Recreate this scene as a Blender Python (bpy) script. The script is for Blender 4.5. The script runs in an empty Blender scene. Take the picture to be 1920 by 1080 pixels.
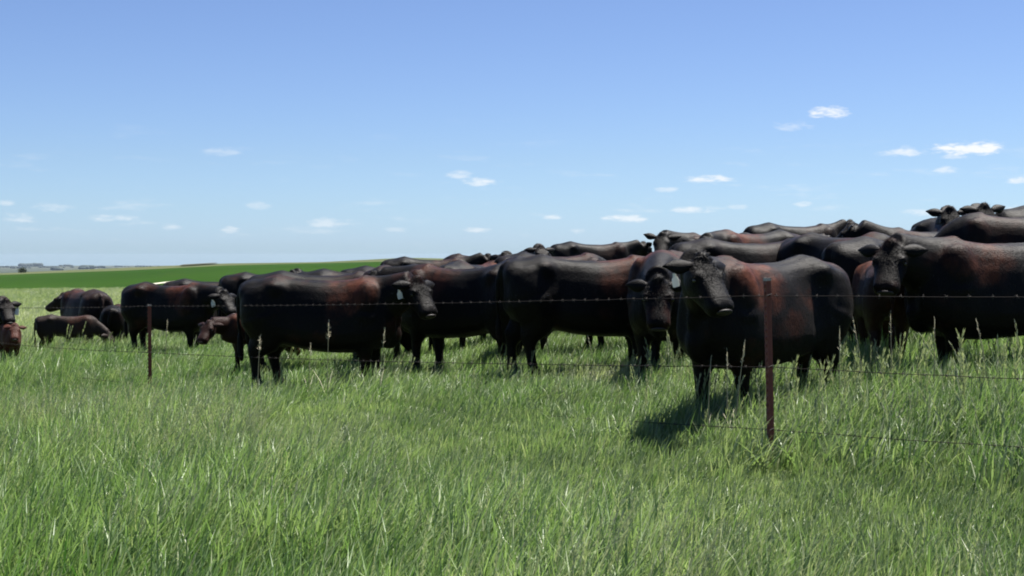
import bpy, bmesh, math, random
import numpy as np
from mathutils import Vector, Matrix

random.seed(7)
RNG = np.random.default_rng(7)
R = math.radians
SC = bpy.context.scene
COL = SC.collection

# ------------------------------------------------------------------ camera
F = 2600.0            # focal length in pixels of a 1920 wide frame
EYE = 1.65            # camera height
HY = 480.0            # image row of the eye level
cam_d = bpy.data.cameras.new('camera')
cam_d.sensor_width = 36.0
cam_d.lens = F / 1920.0 * 36.0
cam_d.clip_start = 0.1
cam_d.clip_end = 30000
cam = bpy.data.objects.new('camera', cam_d)
cam.location = (0, 0, EYE)
cam.rotation_euler = (R(90) - math.atan(60.0 / F), 0, 0)
COL.objects.link(cam)
SC.camera = cam

# ------------------------------------------------------------------ light and exposure
SUN_EL, SUN_AZ = R(66), R(48)          # azimuth clockwise from +Y (ahead) to +X (right)
sd = bpy.data.lights.new('sun', 'SUN')
sd.energy = 5.0
sd.angle = R(0.53)
sd.color = (1.0, 0.955, 0.89)
sun = bpy.data.objects.new('sun', sd)
S = Vector((math.sin(SUN_AZ) * math.cos(SUN_EL), math.cos(SUN_AZ) * math.cos(SUN_EL), math.sin(SUN_EL)))
sun.rotation_euler = S.to_track_quat('Z', 'Y').to_euler()
sun.location = (20, 20, 60)
COL.objects.link(sun)

SC.view_settings.view_transform = 'Standard'
SC.view_settings.look = 'None'
SC.view_settings.exposure = 1.55
SC.view_settings.gamma = 1.0
SC.view_settings.use_curve_mapping = False
SC.render.engine = 'CYCLES'
SC.cycles.max_bounces = 6
SC.cycles.transparent_max_bounces = 8
SC.cycles.volume_bounces = 1
SC.cycles.filter_width = 1.9


class NT:
    """tiny node-tree helper"""
    def __init__(self, tree):
        self.t = tree; tree.nodes.clear()
    def n(self, kind, **kw):
        nd = self.t.nodes.new(kind)
        for k, v in kw.items():
            if k == 'ins':
                for i, val in v.items():
                    self.set(nd.inputs[i], val)
            else:
                setattr(nd, k, v)
        return nd
    def set(self, sock, val):
        if hasattr(val, 'is_output'):
            self.t.links.new(val, sock)
        else:
            sock.default_value = val
    def m(self, op, a, b=None, c=None, clamp=False):
        nd = self.n('ShaderNodeMath', operation=op, use_clamp=clamp)
        for i, v in enumerate((a, b, c)):
            if v is not None:
                self.set(nd.inputs[i], v)
        return nd.outputs[0]
    def mix(self, fac, a, b, blend='MIX'):
        nd = self.n('ShaderNodeMix', data_type='RGBA', blend_type=blend)
        self.set(nd.inputs[0], fac); self.set(nd.inputs[6], a); self.set(nd.inputs[7], b)
        return nd.outputs[2]
    def ramp(self, fac, lo, hi):
        nd = self.n('ShaderNodeMapRange', interpolation_type='SMOOTHSTEP')
        self.set(nd.inputs[0], fac); nd.inputs[1].default_value = lo; nd.inputs[2].default_value = hi
        return nd.outputs[0]
    def noise(self, vec, scale, detail=4.0, rough=0.55):
        nd = self.n('ShaderNodeTexNoise')
        self.set(nd.inputs['Vector'], vec)
        nd.inputs['Scale'].default_value = scale; nd.inputs['Detail'].default_value = detail
        nd.inputs['Roughness'].default_value = rough
        return nd.outputs[0]
    def scale(self, vec, s):
        nd = self.n('ShaderNodeMapping'); self.set(nd.inputs[0], vec); nd.inputs[3].default_value = s
        return nd.outputs[0]


# sky with small fair weather clouds
world = bpy.data.worlds.new('World'); SC.world = world; world.use_nodes = True
w = NT(world.node_tree)
sky = w.n('ShaderNodeTexSky', sky_type='NISHITA', sun_disc=False, sun_elevation=SUN_EL, sun_rotation=SUN_AZ,
          altitude=600, air_density=1.0, dust_density=0.6, ozone_density=2.2)
tc = w.n('ShaderNodeTexCoord')
sx = w.n('ShaderNodeSeparateXYZ'); w.set(sx.inputs[0], tc.outputs['Generated'])
X_, Y_, Z_ = sx.outputs
az = w.m('ARCTAN2', X_, Y_)
hr = w.m('SQRT', w.m('ADD', w.m('MULTIPLY', X_, X_), w.m('MULTIPLY', Y_, Y_)))
el = w.m('DIVIDE', Z_, w.m('MAXIMUM', hr, 0.001))
uv = w.n('ShaderNodeCombineXYZ'); w.set(uv.inputs[0], az); w.set(uv.inputs[1], el)
n1 = w.noise(w.scale(uv.outputs[0], (1, 3.2, 1)), 62, 5, 0.6)
n2 = w.noise(w.scale(uv.outputs[0], (1, 3.0, 1)), 170, 4, 0.6)
wob = w.m('ADD', w.m('MULTIPLY', w.m('SUBTRACT', n1, 0.5), 4.6), w.m('MULTIPLY', w.m('SUBTRACT', n2, 0.5), 2.2))
# (px, py, half width px, half height px, strength) of the clouds in view
CL = [(1549, 211, 34, 11, 1.0), (1812, 279, 60, 13, 1.25), (1795, 294, 28, 5, .5), (1690, 285, 46, 9, .75), (1773, 319, 22, 6, .6),
      (1908, 338, 22, 6, .8), (1328, 337, 46, 8, .85), (1310, 393, 44, 7, .75), (1175, 410, 44, 7, .7), (1033, 407, 18, 6, .6),
      (900, 341, 36, 8, .75), (863, 327, 24, 9, .5), (415, 285, 40, 8, .35), (620, 418, 46, 9, .55), (210, 409, 46, 6, .6),
      (35, 410, 26, 9, .5), (100, 389, 34, 8, .4), (435, 431, 16, 6, .6), (740, 431, 24, 5, .5), (895, 431, 26, 5, .5),
      (1725, 399, 32, 6, .5), (1485, 238, 34, 10, .35), (1250, 356, 20, 5, .45), (320, 425, 18, 6, .5), (490, 386, 26, 8, .4),
      (1890, 391, 26, 6, .6), (1505, 383, 18, 5, .5), (1080, 433, 18, 5, .4), (14, 381, 14, 5, .5), (1385, 388, 20, 5, .4)]
tot = None
for (px, py, a, b, s) in CL:
    u0 = math.atan((px - 960) / F)
    v0 = (HY - py) / F * math.cos(u0)
    dx = w.m('MULTIPLY', w.m('SUBTRACT', az, u0), F / a)
    dy = w.m('MULTIPLY', w.m('SUBTRACT', el, v0), F / b)
    q = w.m('SUBTRACT', 1.0, w.m('ADD', w.m('MULTIPLY', dx, dx), w.m('MULTIPLY', dy, dy)))
    mk = w.m('MULTIPLY', w.ramp(w.m('ADD', q, wob), -0.4, 1.6), s * (.78 if px < 800 else 1.0))
    tot = mk if tot is None else w.m('MAXIMUM', tot, mk)
# faint broken streaks low over the horizon, all the way round
n3 = w.noise(w.scale(uv.outputs[0], (1, 6.0, 1)), 16, 6, 0.62)
band = w.m('MULTIPLY', w.ramp(el, 0.0, 0.02), w.m('SUBTRACT', 1.0, w.ramp(el, 0.03, 0.11)))
streak = w.m('MULTIPLY', w.m('MULTIPLY', w.ramp(n3, 0.55, 0.78), band), 0.36)
tot = w.m('MINIMUM', w.m('MAXIMUM', tot, streak), 1.0)
cr = w.n('ShaderNodeValToRGB'); w.set(cr.inputs[0], el)
er = cr.color_ramp.elements
er[0].position = 0.0; er[0].color = (.48, .675, 1.03, 1)
er[1].position = 0.20; er[1].color = (.535, .585, .765, 1)
for ps_, c_ in ((.0115, (.50, .67, 1.03)), (.035, (.51, .65, .92)), (.069, (.525, .625, .83)), (.127, (.535, .605, .80))):
    e_ = er.new(ps_); e_.color = c_ + (1,)
sky_c = w.mix(1.0, sky.outputs[0], cr.outputs[0], 'MULTIPLY')
cl_c = w.mix(tot, sky_c, (5.9, 6.1, 6.3, 1))
bg = w.n('ShaderNodeBackground'); w.set(bg.inputs[0], cl_c); bg.inputs[1].default_value = 0.0555
wo = w.n('ShaderNodeOutputWorld'); w.set(wo.inputs[0], bg.outputs[0])

# ------------------------------------------------------------------ terrain
def PX(px, d):
    return (px - 960.0) / F * d
def GZ(py, d):
    return EYE - (py - HY) / F * d

# (x, y, z, weight): where posts and hooves stand
CTRL = [(1.86, 10.0, .10, 2), (-4.99, 19.0, -.30, 2), (2.2, 12.0, .27, 1), (4.7, 13.0, .40, 1), (-2.35, 17.0, .03, 1.5), (-6.6, 25.0, -.23, 1.5),
        (-9.4, 30, -.52, 1), (-8.9, 28, -.40, 1), (-4.1, 20.5, -.10, .5), (1.6, 14.5, .31, 1), (.83, 16, .22, 1), (-.54, 17.5, .12, 1),
        (-.47, 20.5, .18, 1), (2, 33, .55, 1), (2.75, 24, .62, 1), (3, 20, .60, 1), (3.1, 18, .53, 1), (5.3, 26, .85, 1), (5.4, 22, .77, 1),
        (3.9, 16.5, .47, 1), (4.85, 17.5, .70, 1), (4.3, 15.2, .52, 1), (5.8, 19.3, .79, 1), (6.1, 18, .84, 1), (6.1, 16.5, .76, 1),
        (.2, 27, .30, 1), (-.56, 29, .31, 1), (-1.6, 29, .25, 1), (-2, 24, .08, 1), (-2.5, 22, .12, 1), (-3.5, 26, -.05, 1), (-4, 23, .02, 1),
        (-6.5, 30, -.18, 1), (0, 7, .02, 2), (3, 7, .03, 2), (-3, 7, -.02, 2), (0, 2, 0, 2), (-5, 12, -.16, 1), (6, 8, .30, 1), (6, 6.8, .27, 2), (3.3, 8.9, .15, 1), (-10, 25, -.5, 1),
        (8, 14, .75, 1), (9, 22, 1.1, 1), (0, -4, 0, 1), (-8, 4, -.2, 1), (8, 3, .1, 1), (10, 34, 1.1, 1), (7.0, 28.5, .92, 1), (-13, 34, -.7, 1)]
_c = np.array(CTRL)
_P = np.column_stack([np.ones(len(_c)), _c[:, 0], _c[:, 1]])
_W = np.sqrt(_c[:, 3])[:, None]
_lin = np.linalg.lstsq(_P * _W, _c[:, 2] * _W[:, 0], rcond=None)[0]
_res = _c[:, 2] - _P @ _lin
_SIG = 3.2
_K = np.exp(-((_c[:, None, 0] - _c[None, :, 0]) ** 2 + (_c[:, None, 1] - _c[None, :, 1]) ** 2) / (2 * _SIG ** 2))
_cf = np.linalg.solve(_K + np.diag(0.12 / _c[:, 3]), _res)

def near_h(x, y):
    z = _lin[0] + _lin[1] * x + _lin[2] * y
    for (cx, cy), cf in zip(_c[:, :2], _cf):
        z = z + cf * np.exp(-((x - cx) ** 2 + (y - cy) ** 2) / (2 * _SIG ** 2))
    return z

# far relief, by image column (px) and distance
F_PX = np.array([-400, 0, 240, 420, 600, 760, 1040, 1400, 1920, 2600])
F_D = np.array([40, 140, 520, 700])
F_Y = np.array([[0, 0, 0, 0, 0, 0, 0, 0, 0, 0],
                [543, 541.5, 540.5, 535, 528, 521, 510, 490, 474, 474],
                [516, 513.5, 506, 497.5, 493.5, 489.5, 494, 485, 476, 476],
                [515, 510, 500.5, 493, 491, 482.5, 488.5, 482, 474, 474]], float)
F_Z = EYE - (F_Y - HY) / F * F_D[:, None]
F_Z[0] = [-1.0, -.75, -.5, -.3, -.1, .1, .45, .9, 1.3, 1.5]

def height(x, y):
    x = np.asarray(x, float); y = np.asarray(y, float)
    d = np.maximum(np.hypot(x, y), 0.01)
    azm = np.arctan2(x, y)
    u = np.tan(np.clip(azm, -R(35), R(35)))
    px = np.clip(960 + F * u, F_PX[0], F_PX[-1])
    rows = np.array([np.interp(px, F_PX, F_Z[i]) for i in range(4)])
    L = np.log(np.clip(d, 40, 700)); LD = np.log(F_D)
    far = np.where(L < LD[1], rows[0] + (rows[1] - rows[0]) * (L - LD[0]) / (LD[1] - LD[0]),
          np.where(L < LD[2], rows[1] + (rows[2] - rows[1]) * (L - LD[1]) / (LD[2] - LD[1]),
                   rows[2] + (rows[3] - rows[2]) * (L - LD[2]) / (LD[3] - LD[2])))
    plain = np.interp(d, [700, 900, 1500, 3000, 9500], [0, -9, -33, -47, -62.0])
    t0 = np.clip((d - 700) / 800, 0, 1)
    far = np.where(d > 700, far * (1 - t0) + plain, far)
    back = np.clip((np.abs(azm) - R(50)) / R(80), 0, 1); back = back * back * (3 - 2 * back)
    nz = near_h(x, y)
    nz = nz * (1 - back)
    far = far * (1 - back) + np.interp(d, [40, 700, 1500, 9500], [0, -4, -36, -60]) * back
    t = np.clip((d - 28) / 26, 0, 1); t = t * t * (3 - 2 * t)
    return nz * (1 - t) + far * t

def H(x, y):
    return float(height(np.array([x]), np.array([y]))[0])

# ------------------------------------------------------------------ helpers
def tag(o, label=None, cat=None, group=None, kind=None):
    if label: o['label'] = label
    if cat: o['category'] = cat
    if group: o['group'] = group
    if kind: o['kind'] = kind
    return o

def link(name, mesh, mats=(), parent=None):
    o = bpy.data.objects.new(name, mesh)
    for m in mats:
        if m.name not in [x.name for x in mesh.materials if x]:
            mesh.materials.append(m)
    COL.objects.link(o)
    if parent: o.parent = parent
    return o

def mesh_from(name, verts, faces, smooth=False, mat_idx=None):
    me = bpy.data.meshes.new(name)
    me.from_pydata([tuple(v) for v in verts], [], faces)
    if smooth:
        me.polygons.foreach_set('use_smooth', [True] * len(me.polygons))
    if mat_idx is not None:
        me.polygons.foreach_set('material_index', mat_idx)
    me.update()
    return me

class Geo:
    """collects closed shells"""
    def __init__(self):
        self.v = []; self.f = []
    def ring_loft(self, rings):
        n = len(rings[0]); b = len(self.v)
        for r in rings: self.v.extend(r)
        for i in range(len(rings) - 1):
            for j in range(n):
                k = (j + 1) % n
                self.f.append((b + i * n + j, b + i * n + k, b + (i + 1) * n + k, b + (i + 1) * n + j))
        for i, flip in ((0, True), (len(rings) - 1, False)):
            c = len(self.v); r = rings[i]
            self.v.append(sum((Vector(p) for p in r), Vector()) / n)
            for j in range(n):
                k = (j + 1) % n
                t = (b + i * n + j, b + i * n + k, c)
                self.f.append(t[::-1] if flip else t)
    def tube(self, pts, rad, n=10, aspect=1.0, side=None):
        """round tube through pts; rad per point; aspect scales the side axis"""
        pts = [Vector(p) for p in pts]; rings = []
        for i, p in enumerate(pts):
            a = pts[max(0, i - 1)]; c = pts[min(len(pts) - 1, i + 1)]
            t = (c - a).normalized()
            s = Vector(side) if side else (Vector((0, 1, 0)) if abs(t.y) < .9 else Vector((1, 0, 0)))
            s = (s - t * s.dot(t)).normalized(); u = s.cross(t)
            r = rad[i] if not isinstance(rad, (int, float)) else rad
            if isinstance(r, (int, float)): r = (r, r * aspect)
            rings.append([p + u * (r[0] * math.cos(q)) + s * (r[1] * math.sin(q)) for q in [2 * math.pi * j / n for j in range(n)]])
        self.ring_loft(rings)
    def ball(self, c, r, rot=None, n=14, m=9):
        c = Vector(c); rot = rot or Matrix.Identity(3); rings = []
        for i in range(1, m):
            th = math.pi * i / m
            rings.append([c + rot @ Vector((r[0] * math.sin(th) * math.cos(q), r[1] * math.sin(th) * math.sin(q), -r[2] * math.cos(th)))
                          for q in [2 * math.pi * j / n for j in range(n)]])
        self.ring_loft(rings)
    def mesh(self, name, smooth=True):
        return mesh_from(name, self.v, self.f, smooth)

# ------------------------------------------------------------------ materials
def mat(name):
    m = bpy.data.materials.new(name); m.use_nodes = True
    return m, NT(m.node_tree)

def out(t, shader):
    o = t.n('ShaderNodeOutputMaterial'); t.set(o.inputs[0], shader); return o

def simple(name, col, rough=.6, spec=.4, metal=0.0, var=.25, scale=30, bump=.0):
    m, t = mat(name)
    c = t.n('ShaderNodeTexCoord')
    nz = t.noise(c.outputs['Object'], scale, 5)
    dark = tuple(x * (1 - var) for x in col) + (1,); lite = tuple(min(1, x * (1 + var)) for x in col) + (1,)
    b = t.n('ShaderNodeBsdfPrincipled')
    t.set(b.inputs['Base Color'], t.mix(nz, dark, lite))
    b.inputs['Roughness'].default_value = rough; b.inputs['Metallic'].default_value = metal
    b.inputs['Specular IOR Level'].default_value = spec
    if bump:
        bp = t.n('ShaderNodeBump'); t.set(bp.inputs['Height'], nz); bp.inputs['Strength'].default_value = bump
        bp.inputs['Distance'].default_value = .01; t.set(b.inputs['Normal'], bp.outputs[0])
    out(t, b.outputs[0]); return m

def coat_mat():
    """black hide: object colour = coat colour, object alpha = how far the shoulders are bleached to rust brown"""
    m, t = mat('coat')
    tc = t.n('ShaderNodeTexCoord'); oi = t.n('ShaderNodeObjectInfo')
    off = t.n('ShaderNodeVectorMath', operation='ADD')
    t.set(off.inputs[0], tc.outputs['Object'])
    cb = t.n('ShaderNodeCombineXYZ')
    for i in range(3): t.set(cb.inputs[i], t.m('MULTIPLY', oi.outputs['Random'], 37.0 + 11 * i))
    t.set(off.inputs[1], cb.outputs[0]); P = off.outputs[0]
    s = t.n('ShaderNodeSeparateXYZ'); t.set(s.inputs[0], tc.outputs['Object'])
    big = t.noise(P, 2.3, 4, .6)
    mid = t.noise(t.scale(P, (.8, 1, .55)), 10.0, 6, .65)
    # bleached saddle behind the shoulder
    dx = t.m('MULTIPLY', t.m('SUBTRACT', s.outputs[0], .38), 2.3)
    dz = t.m('MULTIPLY', t.m('SUBTRACT', s.outputs[2], 1.28), 2.6)
    fall = t.m('SUBTRACT', 1.0, t.m('ADD', t.m('MULTIPLY', dx, dx), t.m('MULTIPLY', dz, dz)))
    patch = t.ramp(t.m('ADD', fall, t.m('MULTIPLY', t.m('SUBTRACT', big, .5), 2.2)), .05, .95)
    patch = t.m('MULTIPLY', patch, oi.outputs['Alpha'])
    patch = t.m('MULTIPLY', patch, t.m('ADD', .22, t.m('MULTIPLY', t.ramp(mid, .34, .66), .75)))
    loose = t.m('MULTIPLY', t.ramp(big, .52, .75), t.m('MULTIPLY', oi.outputs['Alpha'], .35))
    patch = t.m('MINIMUM', t.m('MAXIMUM', patch, loose), 1.0)
    base = t.mix(patch, oi.outputs['Color'], (.080, .0235, .011, 1))
    hair = t.noise(t.scale(P, (1, 1, .32)), 95, 4, .65)
    base = t.mix(t.m('MULTIPLY', t.ramp(hair, .45, .75), .08), base, t.mix(.5, base, (.03, .024, .021, 1)))
    b = t.n('ShaderNodeBsdfPrincipled')
    t.set(b.inputs['Base Color'], base)
    t.set(b.inputs['Roughness'], t.m('ADD', .38, t.m('MULTIPLY', mid, .2)))
    b.inputs['Specular IOR Level'].default_value = .085
    b.inputs['Sheen Weight'].default_value = .02; b.inputs['Sheen Roughness'].default_value = .45
    b.inputs['Sheen Tint'].default_value = (.75, .72, .72, 1)
    hh = t.m('ADD', t.m('MULTIPLY', hair, .35), t.m('MULTIPLY', mid, .5))
    bp = t.n('ShaderNodeBump'); t.set(bp.inputs['Height'], hh); bp.inputs['Strength'].default_value = .55; bp.inputs['Distance'].default_value = .03
    t.set(b.inputs['Normal'], bp.outputs[0])
    out(t, b.outputs[0]); return m

COAT = coat_mat()
EYE_M = simple('eye_dark', (.012, .009, .008), .12, .6)
NOSE_M = simple('wet_nose', (.014, .011, .011), .55, .3, var=.3, scale=60, bump=.3)
TAG_W, t_ = mat('tag_white')                         # thin plastic: light comes through it
b_ = t_.n('ShaderNodeBsdfPrincipled'); b_.inputs['Base Color'].default_value = (.82, .82, .79, 1); b_.inputs['Roughness'].default_value = .4
tr_ = t_.n('ShaderNodeBsdfTranslucent'); tr_.inputs[0].default_value = (.85, .85, .80, 1)
mx_ = t_.n('ShaderNodeMixShader'); mx_.inputs[0].default_value = .5; t_.set(mx_.inputs[1], b_.outputs[0]); t_.set(mx_.inputs[2], tr_.outputs[0])
out(t_, mx_.outputs[0])
RUST = simple('post_rust', (.150, .046, .033), .72, .3, var=.45, scale=24, bump=.3)
RUST_TIP = simple('post_tip', (.30, .29, .27), .7, .3)
WIRE_M = simple('wire_steel', (.020, .017, .016), .8, .05, metal=.0, var=.3)
BARB_M = simple('barb_steel', (.045, .041, .038), .8, .08, metal=.0)
STEM_M = simple('dry_stem', (.27, .25, .16), .7, .2)
SEED_M = simple('seed_pale', (.40, .37, .27), .8, .2)
BUSH_M = simple('bush_leaf', (.035, .05, .022), .8, .2, var=.5, scale=2)
TREE_M = simple('far_tree_leaf', (.045, .058, .052), .9, .1, var=.5, scale=.05)

def grass_mat(name, green, light, dry):
    m, t = mat(name)
    at = t.n('ShaderNodeAttribute', attribute_type='INSTANCER', attribute_name='tint')
    rn = t.n('ShaderNodeAttribute', attribute_type='INSTANCER', attribute_name='shade')
    geo = t.n('ShaderNodeNewGeometry')
    base = t.mix(rn.outputs['Fac'], green + (1,), light + (1,))
    base = t.mix(at.outputs['Fac'], base, dry + (1,))
    rv = geo.outputs['Random Per Island']                      # every blade has its own tone
    base = t.mix(t.m('MULTIPLY', t.ramp(rv, .45, 1.0), .55), base, t.mix(.75, base, dry + (1,)))
    base = t.mix(t.m('MULTIPLY', t.ramp(rv, .5, .0), .6), base, t.mix(1.0, base, (.45, .55, .40, 1), 'MULTIPLY'))
    base = t.mix(t.m('MULTIPLY', t.ramp(rv, .93, .97), .75), base, (.48, .50, .34, 1))    # a few bleached blades
    b = t.n('ShaderNodeBsdfPrincipled'); t.set(b.inputs['Base Color'], base)
    b.inputs['Roughness'].default_value = .48; b.inputs['Specular IOR Level'].default_value = .42
    tr = t.n('ShaderNodeBsdfTranslucent')
    t.set(tr.inputs[0], t.mix(1.0, base, (1.1, 1.2, .75, 1), 'MULTIPLY'))
    mx = t.n('ShaderNodeMixShader'); mx.inputs[0].default_value = .38
    t.set(mx.inputs[1], b.outputs[0]); t.set(mx.inputs[2], tr.outputs[0])
    out(t, mx.outputs[0]); return m

GRASS_M = grass_mat('grass_blade', (.056, .134, .029), (.235, .330, .132), (.40, .41, .26))
GSEED_M = grass_mat('grass_seed', (.24, .275, .155), (.32, .345, .22), (.39, .39, .28))

def ground_mat(name, c1, c2, c3, s1, s2, stretch=(1, 1, 1), rough=.95):
    m, t = mat(name)
    c = t.n('ShaderNodeTexCoord'); v = t.scale(c.outputs['Object'], stretch)
    a = t.noise(v, s1, 6, .6); b_ = t.noise(v, s2, 5, .6)
    col = t.mix(t.ramp(a, .35, .68), c1 + (1,), c2 + (1,))
    col = t.mix(t.m('MULTIPLY', t.ramp(b_, .45, .75), .6), col, c3 + (1,))
    bs = t.n('ShaderNodeBsdfPrincipled'); t.set(bs.inputs['Base Color'], col)
    bs.inputs['Roughness'].default_value = rough; bs.inputs['Specular IOR Level'].default_value = .02
    bp = t.n('ShaderNodeBump'); t.set(bp.inputs['Height'], b_); bp.inputs['Strength'].default_value = .4
    bp.inputs['Distance'].default_value = .05; t.set(bs.inputs['Normal'], bp.outputs[0])
    out(t, bs.outputs[0]); return m

PASTURE_M = ground_mat('pasture_soil', (.050, .075, .025), (.085, .108, .04), (.12, .13, .06), .16, 2.4)
CROP_M = ground_mat('crop_green', (.0115, .034, .0026), (.0175, .044, .0042), (.024, .043, .0065), .012, .16, (1, .35, 1))
HILL_M = ground_mat('hill_grass', (.055, .067, .03), (.08, .085, .045), (.04, .06, .022), .006, .03, (1, .6, 1))
PLAIN_M = ground_mat('plain_fields', (.03, .04, .026), (.062, .066, .05), (.018, .028, .017), .0011, .004, (1, .22, 1))
DARK_M = ground_mat('tilled_soil', (.045, .048, .03), (.06, .06, .04), (.05, .05, .03), .02, .1)
TRACK_M = ground_mat('pale_gravel', (.34, .33, .26), (.40, .38, .31), (.27, .27, .20), .3, 1.5)

# ------------------------------------------------------------------ setting: pasture, crop field, hill, plain
def az_list():
    a = list(np.radians(np.arange(-26, 26.01, .5)))
    a += list(np.radians(np.arange(30, 331, 6.0)))
    return a                                            # a closed circle of columns
AZS = az_list()

def edge_wave(d, a):
    return d * (1 + .012 * math.sin(a * 37) + .008 * math.sin(a * 91 + 1))

def sheet(name, dists, material, wavy=(False, False)):
    V = []; n = len(AZS)
    for i, d in enumerate(dists):
        wv = (i == 0 and wavy[0]) or (i == len(dists) - 1 and wavy[1])
        for a in AZS:
            dd = edge_wave(d, a) if wv else d
            V.append((dd * math.sin(a), dd * math.cos(a)))
    V = np.array(V); z = height(V[:, 0], V[:, 1])
    Fc = []
    for i in range(len(dists) - 1):
        for j in range(n):
            k = (j + 1) % n
            Fc.append((i * n + j, (i + 1) * n + j, (i + 1) * n + k, i * n + k))
    verts = [(x, y, zz) for (x, y), zz in zip(V, z)]
    if dists[0] < .5:
        c = len(verts); verts.append((0, 0, H(0, .01)))
        for j in range(n): Fc.append((c, j, (j + 1) % n))
    me = mesh_from(name, verts, Fc, True)
    return tag(link(name, me, [material]), kind='structure')

sheet('pasture_ground', [.4] + list(np.geomspace(1.0, 60, 70)) + list(np.geomspace(64, 140, 14)), PASTURE_M, (False, True))
sheet('crop_field', list(np.geomspace(140, 520, 26)), CROP_M, (True, False))
sheet('hill', list(np.geomspace(520, 1500, 22)), HILL_M)
sheet('plain', list(np.geomspace(1500, 9500, 22)), PLAIN_M)

def strip(name, px0, px1, y0, y1, material, d, hgt, n=20, lift=.05):
    """a long patch on the ground between two image columns at distance d"""
    V = []; Fc = []
    for i in range(n + 1):
        t = i / n; px = px0 + (px1 - px0) * t
        taper = min(1, .3 + 9 * t, .3 + 9 * (1 - t))
        for q in (0, .5, 1):
            dd = d + hgt * (q - .5) * taper + (y0 + (y1 - y0) * t)
            u = math.atan((px - 960) / F)
            x, y = dd * math.sin(u), dd * math.cos(u)
            V.append((x, y, H(x, y) + lift))
    for i in range(n):
        for j in range(2):
            Fc.append((i * 3 + j, i * 3 + j + 1, i * 3 + j + 4, i * 3 + j + 3))
    return tag(link(name, mesh_from(name, V, Fc, True), [material]), kind='structure')

strip('dark_field', 338, 408, 0, 40, DARK_M, 620, 90, lift=.4)
strip('gravel_track', 266, 352, 0, 34, TRACK_M, 166, 12, lift=.06)

# far trees on the plain
g = Geo()
for (pa, pb, d, hh, n) in [(40, 76, 8600, 22, 16), (112, 140, 8800, 12, 9), (150, 172, 6200, 18, 10), (98, 118, 5600, 13, 8), (195, 270, 5400, 11, 26),
                           (20, 60, 6800, 9, 12), (70, 150, 7400, 9, 22), (215, 300, 7900, 9, 18), (-60, 30, 7600, 10, 20), (180, 200, 6900, 12, 6)]:
    for i in range(n):
        px = random.uniform(pa, pb); dd = d * random.uniform(.985, 1.015); u = math.atan((px - 960) / F)
        x, y = dd * math.sin(u), dd * math.cos(u); r = hh * random.uniform(.5, 1.0)
        g.ball((x, y, H(x, y) + r * .45), (r * random.uniform(.8, 1.6), r, r * .65), n=7, m=5)
tag(link('distant_trees', g.mesh('distant_trees'), [TREE_M]), kind='stuff')

# lone bush on the hill edge
u = math.atan((42 - 960) / F); bx, by = 640 * math.sin(u), 640 * math.cos(u)
bush = bpy.data.objects.new('bush', None); COL.objects.link(bush); bush.location = (bx, by, H(bx, by))
tag(bush, 'small dark lone bush on the far hill beyond the green field', 'bush')
V = []; Fc = []
for i in range(420):
    p = Vector((random.gauss(0, .75), random.gauss(0, .75), abs(random.gauss(.9, .55))))
    a = Vector((random.gauss(0, 1), random.gauss(0, 1), random.gauss(0, 1))).normalized() * .28
    b = a.cross(Vector((random.gauss(0, 1), random.gauss(0, 1), random.gauss(0, 1)))).normalized() * .2
    k = len(V); V += [p - a, p + b, p + a, p - b]; Fc.append((k, k + 1, k + 2, k + 3))
link('crown', mesh_from('crown', V, Fc), [BUSH_M], bush)
g = Geo(); g.tube([(0, 0, -.2), (.05, 0, .4), (.02, .05, .9)], [.12, .09, .05], 7)
link('trunk', g.mesh('trunk'), [STEM_M], bush)

# ------------------------------------------------------------------ cattle
def sup(c, w_, h_, n=20, e=2.4, egg=0.0):
    """upright cross-section ring in the y-z plane"""
    r = []
    for j in range(n):
        q = 2 * math.pi * j / n; cq, sq = math.cos(q), math.sin(q)
        y = abs(cq) ** (2 / e) * (1 if cq >= 0 else -1); z = abs(sq) ** (2 / e) * (1 if sq >= 0 else -1)
        r.append(Vector((c[0], c[1] + w_ * y * (1 - egg * z), c[2] + h_ * z)))
    return r

def head_frame(pose):
    ny, ne, hy, hp = (R(a) for a in (pose['ny'], pose['ne'], pose['hy'], pose['hp']))
    base = Vector((.66, 0, 1.10))
    nd = Vector((math.cos(ne) * math.cos(ny), math.cos(ne) * math.sin(ny), math.sin(ne)))
    poll = base + nd * pose.get('nl', .66)
    fwd = Vector((math.cos(hp) * math.cos(hy), math.cos(hp) * math.sin(hy), math.sin(hp)))
    side = Vector((-math.sin(hy), math.cos(hy), 0))
    up = fwd.cross(side) 
    return base, nd, poll, fwd, side, up

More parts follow.
